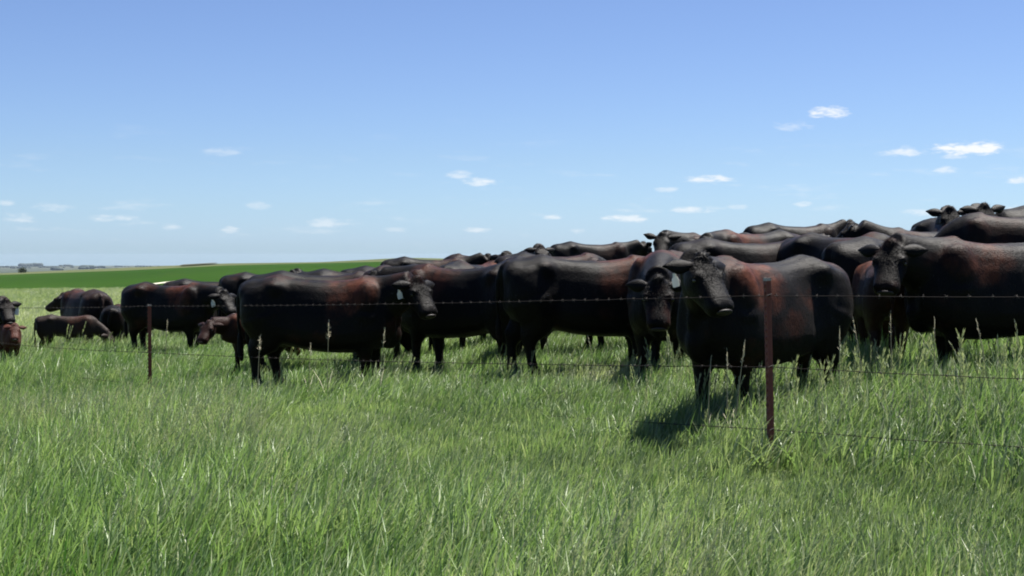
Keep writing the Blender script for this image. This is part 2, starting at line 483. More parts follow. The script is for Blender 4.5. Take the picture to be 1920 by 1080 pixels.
def cow_geo(p):
    """p: pose; closed shells of body, legs, neck, head and tail, facing +x"""
    g = Geo(); calf = p.get('calf', False); fat = p.get('fat', 1.0)
    st = [(-.975, 1.28, .92, .13), (-.945, 1.34, .80, .215), (-.86, 1.385, .70, .28), (-.70, 1.42, .64, .315), (-.53, 1.445, .61, .325), (-.36, 1.405, .575, .295),
          (-.20, 1.378, .545, .305), (0, 1.362, .515, .322), (.2, 1.362, .50, .328), (.40, 1.388, .50, .325), (.56, 1.415, .51, .315), (.70, 1.395, .54, .292),
          (.83, 1.32, .60, .245), (.94, 1.20, .70, .165)]
    rings = []
    for x, zt, zb, w_ in st:
        if calf:
            zb = zb + (1.0 - zb) * .38 if zb < 1 else zb; w_ *= .74
        else:
            zb -= (.012 if -.75 < x < .75 else .008) + (fat - 1) * .35 * (1 if -.6 < x < .6 else .3); w_ *= fat
        rings.append(sup((x, 0, (zt + zb) / 2), w_, (zt - zb) / 2, e=2.9, egg=.20))
    g.ring_loft(rings)
    th = .8 if calf else 1.0
    for s in (-1, 1):
        yb = .2 * th
        g.ball((-.68, s * yb, .95), (.27, .15 * th, .38), Matrix.Rotation(R(-12), 3, 'Y'))
        g.ball((.56, s * yb, 1.05), (.19, .125 * th, .32), Matrix.Rotation(R(14), 3, 'Y'))
        g.ball((.70, s * .15 * th, .92), (.17, .12 * th, .2))
        g.ball((-.90, s * .115 * th, 1.24), (.07, .05, .06))
        k = .86 if calf else 1.26
        ro, fo = p['legs'][0 if s < 0 else 1], p['legs'][2 if s < 0 else 3]
        y0 = s * .19 * th
        rear = [(-.66, .94, .24, .14), (-.60, .76, .21, .125), (-.66 + ro * .4, .62, .15, .095), (-.765 + ro * .7, .50, .088, .066), (-.77 + ro * .8, .38, .05, .045),
                (-.755 + ro * .9, .24, .044, .042), (-.745 + ro, .13, .053, .05), (-.70 + ro, .06, .062, .058), (-.68 + ro, 0, .075, .066)]
        g.tube([(a, y0, z) for a, z, _, _ in rear], [(r1 * k, r2 * k) for _, _, r1, r2 in rear], 12, side=(0, 1, 0))
        front = [(.57, .96, .19, .13), (.54, .76, .155, .115), (.55 + fo * .4, .58, .10, .085), (.56 + fo * .7, .44, .06, .056), (.56 + fo * .75, .37, .052, .05),
                 (.55 + fo * .85, .24, .042, .041), (.555 + fo, .13, .052, .05), (.60 + fo, .06, .062, .058), (.615 + fo, 0, .074, .066)]
        g.tube([(a, y0 * .95, z) for a, z, _, _ in front], [(r1 * k, r2 * k) for _, _, r1, r2 in front], 12, side=(0, 1, 0))
    if not calf:
        g.ball((.84, 0, .72), (.15, .11, .19)); g.ball((.80, 0, .92), (.20, .075, .24))   # brisket and dewlap
        g.ball((-.46, 0, .66), (.17, .14, .12))                  # udder
    # neck
    base, nd, poll, fwd, side, up = head_frame(p)
    c0 = base + Vector((-.12, 0, .0)); c3 = poll - up * .09 - fwd * .01
    c1 = base + Vector((.16, 0, .02)); c2 = c3 - nd * .22
    rings = []; N = 8
    hv0, wv0, hv1, wv1 = (.35, .25, .175, .135)
    if calf: hv0, wv0 = .22, .15
    for i in range(N + 1):
        t = i / N
        c = c0 * (1 - t) ** 3 + c1 * 3 * t * (1 - t) ** 2 + c2 * 3 * t * t * (1 - t) + c3 * t ** 3
        tg = ((c1 - c0) * (1 - t) ** 2 + (c2 - c1) * 2 * t * (1 - t) + (c3 - c2) * t * t).normalized()
        sd_ = Vector((0, 1, 0)).lerp(side, t); sd_ = (sd_ - tg * sd_.dot(tg)).normalized(); uu = tg.cross(sd_)
        e = t ** .8
        hv = hv0 + (hv1 - hv0) * e + .02 * math.sin(math.pi * t); wv = wv0 + (wv1 - wv0) * e
        rings.append([c + sd_ * (wv * math.cos(q)) + uu * (hv * math.sin(q)) for q in [2 * math.pi * j / 18 for j in range(18)]])
    g.ring_loft(rings)
    # head
    hs = 1.16 if calf else 1.07
    prof = [(-.03, -.07, .11, .07), (.02, .015, .19, .104), (.08, .024, .25, .128), (.15, .018, .262, .136), (.22, .006, .25, .13), (.29, -.002, .228, .116),
            (.36, -.006, .21, .107), (.42, -.008, .198, .108), (.465, -.014, .188, .110), (.50, -.03, .165, .098), (.52, -.055, .13, .072)]
    rings = []
    for s_, top, bot, w_ in prof:
        top *= hs; bot *= -hs; w_ *= hs
        c = poll + fwd * (s_ * hs * .92) + up * ((top + bot) / 2); hh = (top - bot) / 2
        rr = []
        for j in range(18):
            q = 2 * math.pi * j / 18; cq, sq = math.cos(q), math.sin(q); e = 2.5
            yy = abs(cq) ** (2 / e) * (1 if cq >= 0 else -1); zz = abs(sq) ** (2 / e) * (1 if sq >= 0 else -1)
            rr.append(c + side * (w_ * yy * (1 + .16 * zz)) + up * (hh * zz))
        rings.append(rr)
    g.ring_loft(rings)
    g.ball(poll + up * .0 + fwd * .01, (.07, .07, .065))
    for s in (-1, 1):
        g.ball(poll + fwd * .165 * hs + side * s * .106 * hs - up * .03, (.048, .048, .04))     # brow
        g.ball(poll + fwd * .435 * hs + side * s * .055 * hs - up * .055, (.038, .038, .036))    # nostril rim
    # tail
    sw = p.get('tail', 0.0)
    g.tube([(-.90, 0, 1.34), (-.985, sw * .05, 1.29), (-1.035, sw * .15, 1.14), (-1.04, sw * .35, .9), (-1.02, sw * .6, .68)], [.042, .036, .030, .026, .026], 8)
    g.tube([(-1.02, sw * .55, .74), (-1.02, sw * .68, .6), (-1.01, sw * .78, .46), (-1.0, sw * .8, .36)], [.027, .042, .04, .02], 8)
    return g

def remesh(me, voxel, it):
    o = bpy.data.objects.new('tmp', me); COL.objects.link(o)
    m = o.modifiers.new('r', 'REMESH'); m.mode = 'VOXEL'; m.voxel_size = voxel; m.use_smooth_shade = True
    s = o.modifiers.new('s', 'SMOOTH'); s.factor = .5; s.iterations = it
    dg = bpy.context.evaluated_depsgraph_get(); dg.update()
    r = bpy.data.meshes.new_from_object(o.evaluated_get(dg), preserve_all_data_layers=False, depsgraph=dg)
    bpy.data.objects.remove(o); bpy.data.meshes.remove(me)
    r.polygons.foreach_set('use_smooth', [True] * len(r.polygons))
    return r

HIDE = np.random.default_rng(21)
HK = HIDE.normal(0, 1, (26, 3)) * np.array([5.5, 4.5, 3.0]) * HIDE.uniform(.6, 2.4, (26, 1)); HPH = HIDE.uniform(0, 6.28, 26)
def uneven(me, p):
    """muscle swellings, hip hooks and an uneven hide, along the vertex normals"""
    n = len(me.vertices); co = np.empty(n * 3, np.float32); no = np.empty(n * 3, np.float32)
    me.vertices.foreach_get('co', co); me.vertices.foreach_get('normal', no)
    co = co.reshape(-1, 3).astype(float); no = no.reshape(-1, 3)
    k = np.sin(co @ HK.T + HPH).sum(1) / 26 ** .5 * .0048
    q = co * np.array([1, 0, 1]) + np.abs(co) * np.array([0, 1, 0])
    for c, r, h in (((-.53, .25, 1.29), (.09, .10, .06), .060), ((-.92, .15, 1.22), (.06, .08, .07), .035), ((-.74, .1, 1.40), (.1, .10, .08), -.022), ((-.2, 0, 1.39), (.5, .03, .06), .014), ((-.70, .30, .98), (.16, .2, .24), .02), ((.56, .27, 1.02), (.13, .2, .24), .028),
                    ((.36, .3, 1.15), (.07, .2, .25), -.014), ((-.34, .3, 1.18), (.15, .2, .16), -.036), ((-.40, .3, .84), (.10, .2, .16), -.03), ((0, .36, .85), (.25, .2, .25), .012), ((.2, 0, 1.4), (.3, .05, .1), -.008)):
        d = (q - np.array(c)) / np.array(r); k = k + h * np.exp(-.5 * (d * d).sum(1))
    me.vertices.foreach_set('co', (co + no * k[:, None]).astype(np.float32).ravel()); me.update()

def furred(me, count, p):
    """the same body with short hairs lying along the growth direction, longer on poll, brisket and belly"""
    n = len(me.vertices); me.calc_loop_triangles(); m = len(me.loop_triangles)
    co = np.empty(n * 3, np.float32); no = np.empty(n * 3, np.float32); tr = np.empty(m * 3, np.int32)
    me.vertices.foreach_get('co', co); me.vertices.foreach_get('normal', no); me.loop_triangles.foreach_get('vertices', tr)
    co = co.reshape(-1, 3).astype(float); no = no.reshape(-1, 3).astype(float); tr = tr.reshape(-1, 3)
    a, b, c = co[tr[:, 0]], co[tr[:, 1]], co[tr[:, 2]]
    area = np.linalg.norm(np.cross(b - a, c - a), axis=1); r = np.random.default_rng(count)
    f = r.choice(m, count, p=area / area.sum()); u, v = r.random((2, count, 1)); fl = (u + v) > 1; u = np.where(fl, 1 - u, u); v = np.where(fl, 1 - v, v)
    P_ = a[f] * (1 - u - v) + b[f] * u + c[f] * v
    N_ = no[tr[f, 0]] * (1 - u - v) + no[tr[f, 1]] * u + no[tr[f, 2]] * v
    N_ /= np.linalg.norm(N_, axis=1, keepdims=True) + 1e-9
    base, nd, poll, fwd, side, up = head_frame(p)
    swirl = np.sin(P_ @ HK[:3].T + HPH[:3])
    fl = np.array([-1.0, 0, -.55]) + .35 * swirl + r.normal(0, .33, (count, 3))
    dp = np.linalg.norm(P_ - np.array(poll + fwd * .09), axis=1)[:, None]
    hd = np.clip(1.5 - dp / .17, 0, 1)
    fl = fl * (1 - hd) + hd * r.normal(0, 1, (count, 3))
    T = fl - N_ * (fl * N_).sum(1, keepdims=True); T /= np.linalg.norm(T, axis=1, keepdims=True) + 1e-9
    low = np.clip((.62 - P_[:, 2:3]) / .1, 0, 1) * (np.abs(P_[:, 1:2]) < .3) * (P_[:, 2:3] > .45)
    L = r.uniform(.014, .034, (count, 1)) * (1 + .9 * hd + .8 * low)
    D = T + N_ * r.uniform(.04, .26, (count, 1)) * (1 + 1.6 * hd); D /= np.linalg.norm(D, axis=1, keepdims=True)
    W = np.cross(D, N_); W /= np.linalg.norm(W, axis=1, keepdims=True) + 1e-9
    w_ = r.uniform(.0016, .0034, (count, 1))
    P0 = P_ - N_ * .002
    hv = np.stack([P0 - W * w_, P0 + W * w_, P0 + D * L], 1).reshape(-1, 3)
    lp = np.empty(len(me.loops), np.int32); me.loops.foreach_get('vertex_index', lp)
    ls = np.empty(len(me.polygons), np.int32); me.polygons.foreach_get('loop_start', ls)
    out_ = bpy.data.meshes.new('cow_body')
    out_.vertices.add(n + 3 * count); out_.vertices.foreach_set('co', np.concatenate([co, hv]).astype(np.float32).ravel())
    out_.loops.add(len(lp) + 3 * count); out_.loops.foreach_set('vertex_index', np.concatenate([lp, np.arange(n, n + 3 * count)]).astype(np.int32))
    out_.polygons.add(len(ls) + count)
    out_.polygons.foreach_set('loop_start', np.concatenate([ls, len(lp) + 3 * np.arange(count)]).astype(np.int32))
    out_.polygons.foreach_set('use_smooth', np.concatenate([np.ones(len(ls), bool), np.zeros(count, bool)]))
    out_.update(calc_edges=True); bpy.data.meshes.remove(me)
    return out_

def ear_mesh():
    """cupped leaf-shaped ear along +x, opening to -z"""
    rings = []
    for t, w_ in [(0, .026), (.15, .040), (.35, .060), (.55, .062), (.72, .046), (.88, .022), (1, .004)]:
        x = t * .215; n = 10; rr = []
        for j in range(n):
            q = 2 * math.pi * j / n
            y = w_ * math.cos(q); z = (.012 if t > .1 else .022) * math.sin(q) + .35 * (y * y) / .06 * -1.0 - .05 * t * t
            rr.append(Vector((x, y, z)))
        rings.append(rr)
    g = Geo(); g.ring_loft(rings); return g.mesh('ear')
EAR = ear_mesh(); EAR.materials.append(COAT)
g = Geo(); g.ball((0, 0, 0), (.021, .021, .021), n=10, m=7); EYEB = g.mesh('eye'); EYEB.materials.append(EYE_M)
g = Geo(); g.ball((0, 0, 0), (.016, .070, .042), n=14, m=8); NOSE = g.mesh('nose'); NOSE.materials.append(NOSE_M)
# ear tag: rounded plate with a neck and a stud
TW, TH = .056, .078
ol = [(-TW / 2, -TH), (-TW / 2 + .006, -TH - .006), (TW / 2 - .006, -TH - .006), (TW / 2, -TH), (TW / 2, -.03), (.014, -.012), (.012, .01), (-.012, .01), (-.014, -.012), (-TW / 2, -.03)]
V = [(x, -.0015, z) for x, z in ol] + [(x, .0015, z) for x, z in ol]; n = len(ol)
TAGM = mesh_from('ear_tag', V, [tuple(range(n)), tuple(range(2 * n - 1, n - 1, -1))] + [(i, i + n, (i + 1) % n + n, (i + 1) % n) for i in range(n)])
TAGM.materials.append(TAG_W)

MESHES = {}
def cow(name, label, x, y, head, pose=None, scale=1.0, brown=.6, coat=(.0016, .0013, .0012), tags=(), voxel=.03, cat='cow', group='black cows crowded behind the fence', dz=0.0, tagscale=1.0, ears=(0, 0)):
    p = dict(ny=0, ne=28, hy=0, hp=-38, legs=(0, 0, 0, 0), tail=0, fat=1.0)
    p.update(pose or {})
    key = repr(sorted(p.items())) + str(voxel)
    if key not in MESHES:
        me = cow_geo(p).mesh('cow_raw')
        me = remesh(me, voxel, 6 if voxel < .026 else 4); me.name = 'cow_body'
        uneven(me, p)
        me = furred(me, 52000 if voxel < .022 else 30000 if voxel < .029 else 17000, p)
        me.materials.append(COAT); MESHES[key] = me
    o = link(name, MESHES[key])
    o.location = (x, y, H(x, y) - .02 + dz); o.rotation_euler = (0, 0, R(head)); o.scale = (scale,) * 3
    o.color = tuple(coat) + (brown,)
    tag(o, label, cat, group)
    base, nd, poll, fwd, side, up = head_frame(p); hs = 1.16 if p.get('calf') else 1.07
    nz_ = link('nose', NOSE, parent=o)
    mm = Matrix((fwd, side, up)).transposed().to_4x4(); mm.translation = poll + fwd * (.525 * hs * .92) - up * .075 * hs
    nz_.matrix_local = mm @ Matrix.Rotation(R(14), 4, 'Y') @ Matrix.Scale(hs, 4)
    for i, s in enumerate((-1, 1)):
        e = link('ear', EAR, parent=o); e.color = tuple(coat) + (0.0,)
        xd = (side * s * .92 - fwd * .22 + up * (-.12 + ears[i])).normalized(); yd = (fwd * -.9 + up * .25); yd = (yd - xd * yd.dot(xd)).normalized() * s
        zd = xd.cross(yd)
        if zd.dot(up) < 0: yd, zd = -yd, -zd
        M = Matrix((xd, yd, zd)).transposed().to_4x4(); M.translation = poll + fwd * .055 * hs + side * s * .09 * hs - up * .03
        e.matrix_local = M @ Matrix.Scale(hs * 1.02, 4)
        ye = link('eye', EYEB, parent=o)
        ye.matrix_local = Matrix.Translation(poll + fwd * .185 * hs + side * s * .126 * hs - up * .055)
        if (s, ) and s in tags:
            tg_ = link('ear_tag', TAGM, parent=o)
            pos = poll + fwd * .055 * hs + side * s * .225 - fwd * .03 - up * .165
            # the tag hangs plumb and faces the way the face looks
            yaw = math.atan2(fwd.y, fwd.x) + R(90)
            tg_.matrix_local = Matrix.Translation(pos + Vector((fwd.x, fwd.y, 0)).normalized() * .05) @ Matrix.Rotation(yaw, 4, 'Z') @ Matrix.Rotation(R(12 * s), 4, 'Y') @ Matrix.Scale(tagscale, 4)
    return o

UP = dict(ne=34, hp=-40)
LV = dict(ne=14, hp=-45)
LOW = dict(ne=-32, hp=-62)
LEG1 = (.06, -.08, -.05, .08); LEG2 = (-.07, .10, .06, -.06); LEG3 = (.1, .0, .04, -.1)
BRN = (.030, .0125, .0085); RED = (.050, .017, .011)
def P(*ds, **k):
    r = {}
    for d in ds: r.update(d)
    r.update(k); return r

NEARG, MIDG, CALG = 'black cows along the fence', 'black cows farther back in the herd', 'calves among the cows'
FV = .021
# nearest row
cow('cow', 'black cow standing broadside, head turned to the camera, white ear tag, left of centre', PX(603, 17), 17, -4,
    P(ne=26, ny=-22, hy=-48, hp=-48, legs=(-.02, .16, .02, .1), fat=1.02), brown=.8, tags=(-1,), voxel=FV, group=NEARG, tagscale=1.25)
cow('cow', 'largest black cow facing the camera left of the near post, rusty shoulder', PX(1432, 12), 12, 222,
    P(ne=31, nl=.62, ny=28, hy=78, hp=-46, legs=LEG2, fat=1.04), brown=1.0, tags=(-1,), voxel=FV, group=NEARG, tagscale=1.2)
cow('cow', 'black cow at the right edge of the picture, looking over the near wire', PX(1885, 13), 13, 190,
    P(ne=24, ny=18, hy=55, hp=-50, legs=LEG1, fat=1.04), brown=.7, voxel=FV, group=NEARG)
cow('cow', 'black cow with rust ridge standing beside the big tagged face', PX(1250, 14.9), 14.9, 258,
    P(ne=4, ny=4, hy=8, hp=-58, legs=LEG3), brown=.8, voxel=FV, group=NEARG)
cow('cow', 'black cow broadside with its rump left, brown withers, in mid herd', PX(1100, 16), 16, 10,
    P(ne=16, ny=20, hy=30, hp=-42, legs=(.08, -.1, .0, .05), tail=.1), brown=.7, voxel=FV, group=NEARG)
cow('cow', 'black cow angled away with brown-edged rump, behind the tagged head', PX(872, 17.5), 17.5, 150,
    P(ne=18, ny=18, hy=55, hp=-35, legs=LEG1, tail=-.25), brown=.45, tags=(-1,), voxel=FV, group=NEARG)
# left group
cow('cow', 'black cow facing right behind the far post, white tag by its cheek', PX(318, 25.5), 25.5, -22,
    P(ne=14, ny=-10, hy=-25, hp=-42, legs=LEG3), brown=.75, tags=(-1,), voxel=.026, group=NEARG, tagscale=1.5, scale=.97)
cow('cow', 'dark brown cow with rump to the right, standing behind a grey-brown calf', PX(160, 30), 30, 126,
    P(ne=22, nl=.52, ny=12, hy=45, hp=-30, legs=LEG1), brown=.5, coat=(.016, .010, .008), voxel=.026, group=NEARG)
cow('cow', 'black cow with two white tags cut by the left picture edge', PX(-62, 27), 27, -32,
    P(ne=24, ny=-8, hy=-25, hp=-45, legs=LEG2), brown=.4, tags=(-1, 1), voxel=.026, group=NEARG, tagscale=1.7)
cow('cow', 'small black cow seen narrow between brown cow and far post', PX(217, 29.2), 29.2, 98,
    P(LV, legs=LEG2, tail=.2), scale=.72, brown=.3, group=NEARG)
# calves
cow('calf', 'red-brown calf facing left beneath the tagged cow near far post', PX(490, 20.5), 20.5, 205,
    P(ne=12, ny=20, hy=45, hp=-44, calf=True, legs=LEG1), scale=.64, brown=1.0, coat=(.017, .0065, .0045), cat='calf', group=CALG, voxel=.03)
cow('calf', 'grey-brown calf with lowered head in front of dark brown cow', PX(128, 28), 28, 8,
    P(ne=-24, ny=-10, hy=-20, hp=-58, calf=True, legs=LEG2), scale=.64, brown=.45, coat=(.020, .014, .011), cat='calf', group=CALG, voxel=.03)
cow('calf', 'small red calf face beside the cow with two tags', PX(16, 25.8), 25.8, -62,
    P(ne=30, hy=-12, hp=-40, calf=True), scale=.60, brown=1.0, coat=RED, cat='calf', group=CALG, voxel=.03)
cow('calf', 'dark brown calf standing between two big black cows right of near post', PX(1652, 14.1), 14.1, 82,
    P(ne=6, ny=15, hp=-40, calf=True, legs=LEG3), scale=.86, brown=.8, coat=(.020, .010, .0075), cat='calf', group=CALG, voxel=.03)
# middle and back rows
back = [
    ('black cow with a broad rust patch on its back, behind the left broadside cow', 512, 27, 4, P(LOW, ny=-10, hy=-20), .9, ()),
    ('black cow whose back shows above the cow behind the far post', 392, 30, 8, P(LOW, legs=LEG2), .3, ()),
    ('dark grey-backed cow right behind shoulders of left broadside cow', 668, 22, 3, P(LV, hy=20), .6, ()),
    ('cow showing one raised ear at the end of a rust-patched back', 612, 26.5, 246, P(UP, hy=10), .3, ()),
    ('cow with reddish back line behind the tagged head left of centre', 742, 24, 10, P(LV, hy=-10), .8, ()),
    ('black cow against the far hill with ear showing right, left of centre', 806, 29, 6, P(UP, hy=30, hp=-30), .4, ()),
    ('black cow turned away just behind the cow angled away', 893, 20.8, 62, P(LV), 1.0, ()),
    ('black cow seen from behind between two broadside cows', 985, 19.2, 80, P(LOW, tail=.2), .5, ()),
    ('black cow on the skyline left of the ruffled cluster of ears', 905, 30, 172, P(LOW), .3, ()),
    ('cow with both ears up, left one in the centre cluster', 962, 26.5, 262, P(UP, hy=-15), .3, ()),
    ('cow with both ears up, right one in the centre cluster', 1000, 28.5, 276, P(UP, hy=12), .3, ()),
    ('lone black cow broadside on the skyline right of centre', 1112, 32, 14, P(ne=30, nl=.62, hp=-40, hy=20), .25, ()),
    ('black cow on the skyline with curly head at the left of its row', 1348, 24, 204, P(ne=27, ny=12, hy=55, hp=-45), .5, ()),
    ('brown-backed cow on the skyline above the largest face', 1412, 20.5, 214, P(ne=18, nl=.6, ny=25, hy=40, hp=-40), 1.2, ()),
    ('glossy black cow just behind the largest cow and its ear', 1402, 17.6, 4, P(ne=34, nl=.6, ny=25, hy=60, hp=-38), .2, ()),
    ('black cow facing right on the skyline behind the glossy cow', 1490, 26, 16, P(ne=38, nl=.6, hy=12, hp=-25), .2, ()),
    ('black cow on the skyline just right of the right-facing skyline cow', 1602, 28.5, 196, P(LV), .4, ()),
    ('dark brown cow behind the rump of the largest cow', 1578, 16.8, 300, P(LOW), .9, ()),
    ('grey-sheened black cow behind the head at right', 1748, 17.9, 192, P(ne=34, ny=-12, hy=-30, hp=-40), .4, ()),
    ('black cow close behind the right edge cow, broadside', 1700, 15.2, 14, P(LOW), .3, ()),
    ('black cow facing the camera with raised head, left of a staring pair', 1757, 19.8, 262, P(ne=46, nl=.6, hp=-50), .3, ()),
    ('black cow facing the camera with raised head, right of a staring pair', 1783, 18.8, 276, P(ne=50, nl=.6, hp=-50, hy=6), .3, ()),
    ('rust-tinged cow on the skyline behind the staring pair', 1872, 20.2, 160, P(LV, ny=10), 1.0, ()),
    ('grey-backed black cow at right edge above the big cow', 1925, 16.6, 168, P(LOW), .35, ()),
    ('black cow facing the camera between the tagged head and broadside shoulders', 750, 19.9, 252, P(LOW), .3, ()),
    ('black cow half hidden behind the gap in the middle of the herd', 1040, 21.5, 18, P(LOW, legs=LEG1), .5, ()),
    ('black cow behind the rust-ridged cow, mostly hidden', 1180, 18.5, 186, P(LOW, legs=LEG3), .5, ()),
    ('black cow standing behind the legs of the left broadside cow', 600, 20, 5, P(LOW, legs=LEG2), .3, ()),
    ('black cow rump at the far right edge of the skyline', 1990, 19.0, 10, P(LOW), .4, ()),
]
for (lab, px, d, hd, ps, br, tg_) in back:
    cow('cow', lab, PX(px, d), d, hd, ps, brown=br * .75, tags=tg_, group=MIDG, ears=(random.uniform(0, .5), random.uniform(0, .5)),
        scale=.88 if 'mostly hidden' in lab else .96 if 'a staring pair' in lab else .9 if ('staring pair' in lab or 'head at right' in lab) else random.uniform(.95, 1.02))

# ------------------------------------------------------------------ wire fence
N0, N1 = Vector((1.86, 10.0, 0)), Vector((-4.99, 19.0, 0))
step = N1 - N0
posts = [Vector((6.0, 6.8, 0)), N0, N1, N1 + step * .75]
fence = bpy.data.objects.new('wire_fence', None); COL.objects.link(fence)
fence.location = (N0.x, N0.y, H(N0.x, N0.y))
tag(fence, 'rusty steel post and barbed wire fence in front of the cows', 'fence')
FO = Vector(fence.location)
dirn = step.normalized(); perp = Vector((-dirn.y, dirn.x, 0))
HTS = [1.37, 1.37, 1.255, 1.3]
WH = [(1.235, .715, .285), (1.245, .73, .275), (1.235, .60, .15), (1.2, .6, .2)]
lean = [Vector((0, 0)), Vector((-.035, 0)), Vector((-.004, 0)), Vector((.02, 0))]
def tee(h, wd):
    """T-section steel post with studs"""
    V = []; Fc = []
    a, t, s = wd / 2, .0045, .046
    ol = [(-a, 0), (a, 0), (a, t * 1.6), (t, t * 1.8), (t, s), (-t, s), (-t, t * 1.8), (-a, t * 1.6)]
    for z in (-.4, h):
        V += [(x, y, z) for x, y in ol]
    n = 8
    Fc.append(tuple(range(n - 1, -1, -1))); Fc.append(tuple(range(n, 2 * n)))
    for i in range(n):
        Fc.append((i, (i + 1) % n, (i + 1) % n + n, i + n))
    return V, Fc
PREV = {}
for i, b in enumerate(posts):
    gz = H(b.x, b.y); V, Fc = tee(HTS[i], .046)
    po = link('fence_post', mesh_from('fence_post', V, Fc), [RUST], fence)
    po.location = Vector((b.x, b.y, gz)) - FO
    # flange faces the field side, stem towards the wires
    yaw = math.atan2(dirn.y, dirn.x)
    po.rotation_euler = (lean[i].y, 0, 0); po.rotation_euler = Matrix.Rotation(math.atan2(lean[i].x, 1.3), 3, 'Y').to_euler() if True else None
    po.rotation_euler = (Matrix.Rotation(math.atan2(lean[i].x, 1.3), 3, 'Y') @ Matrix.Rotation(yaw + R(158), 3, 'Z')).to_euler()
    V = []; Fc = []
    zz = .12
    while zz < HTS[i] - .06:                                # studs
        k = len(V)
        V += [(-.009, -.009, zz), (.009, -.009, zz), (.009, .001, zz - .004), (-.009, .001, zz - .004), (-.009, -.007, zz + .018), (.009, -.007, zz + .018), (.009, .001, zz + .024), (-.009, .001, zz + .024)]
        Fc += [(k, k + 1, k + 5, k + 4), (k + 1, k + 2, k + 6, k + 5), (k + 3, k, k + 4, k + 7), (k, k + 3, k + 2, k + 1), (k + 4, k + 5, k + 6, k + 7)]
        zz += .054
    link('stud', mesh_from('stud', V, Fc), [RUST], po)['kind'] = 'stuff'
    V, Fc = tee(.022, .0475)
    V = [(x * 1.03, y * 1.03 - .0006, HTS[i] - .018 if z < 0 else HTS[i] + .003) for x, y, z in V]
    link('post_tip', mesh_from('post_tip', V, Fc), [RUST_TIP], po)
    for hw in WH[i]:                                         # wire clips
        g = Geo(); g.tube([(-.03, -.012, hw - .01), (-.028, .004, hw), (0, .052, hw + .012), (.03, .004, hw + .004), (.034, -.013, hw - .006)], .0028, 5)
        link('wire_clip', g.mesh('wire_clip'), [BARB_M], po)

def wire_pt(i, k, t):
    a, b = posts[i], posts[i + 1]
    def top(j):
        q = posts[j]; f = WH[j][k] / 1.3
        return Vector((q.x + lean[j].x * f, q.y, H(q.x, q.y) + WH[j][k])) - perp * .018
    p = top(i).lerp(top(i + 1), t); p.z -= (.02, .035, .03)[k] * 4 * t * (1 - t)
    return p - FO
for k in range(3):
    g = Geo(); bg_ = Geo(); pts = []
    for i in range(3):
        L = (posts[i + 1] - posts[i]).length; n = int(L / .25)
        for j in range(n + (1 if i == 2 else 0)):
            p = wire_pt(i, k, j / n); p.z += random.uniform(-.003, .003); pts.append(p)
    g.tube(pts, .0026, 5)
    wr = link('wire', g.mesh('wire'), [WIRE_M], fence)
    V = []
    for i in range(3):
        L = (posts[i + 1] - posts[i]).length; n = int(L / .15)
        for j in range(n):
            p = wire_pt(i, k, (j + .5) / n); a = random.uniform(0, math.pi)
            for q in (a, a + 1.6):
                v = (perp * math.cos(q) + Vector((0, 0, 1)) * math.sin(q)) * .017 + dirn * random.uniform(-.006, .006)
                bg_.tube([p - v, p + v], .0016, 4)
            bg_.tube([p - dirn * .006, p + dirn * .006], .0042, 5)
    link('barb', bg_.mesh('barb'), [BARB_M], wr)['kind'] = 'stuff'

# ------------------------------------------------------------------ grass
SRC = bpy.data.collections.new('grass_sources')
def blade(V, Fc, MI, x, y, L, wd, lean_, az_, curl, segs=4, mi=0, tw=0.0):
    b = len(V); d = Vector((math.cos(az_), math.sin(az_), 0)); p = Vector((x, y, -.02)); ang = lean_
    for i in range(segs + 1):
        t = i / segs
        fac = az_ + math.pi / 2 + tw * t
        s = Vector((math.cos(fac), math.sin(fac), 0)) * (wd * (1 - t ** 1.8) * .5 + .0004)
        if i == segs:
            V.append(p.copy())
        else:
            V += [p - s, p + s]
        ang += curl / segs * (0.4 + 1.2 * t)
        p = p + (d * math.sin(ang) + Vector((0, 0, 1)) * math.cos(ang)) * (L / segs)
    for i in range(segs - 1):
        k = b + 2 * i; Fc.append((k, k + 1, k + 3, k + 2)); MI.append(mi)
    k = b + 2 * (segs - 1); Fc.append((k, k + 1, k + 2)); MI.append(mi)

def panicle(V, Fc, MI, base, up_, L, n, spread, mi=1):
    for i in range(n):
        t = i / n
        p = base + up_ * (L * t); a = random.uniform(0, 6.28)
        o = Vector((math.cos(a), math.sin(a), 0)) * spread * (1 - t * .7)
        tip = p + o * random.uniform(.5, 1.2) + up_ * random.uniform(.015, .04)
        q = (tip - p).cross(Vector((random.gauss(0, 1), random.gauss(0, 1), random.gauss(0, 1)))).normalized() * random.uniform(.0016, .0034)
        k = len(V); V += [p, p.lerp(tip, .55) + q, tip, p.lerp(tip, .55) - q]; Fc.append((k, k + 1, k + 2, k + 3)); MI.append(mi)

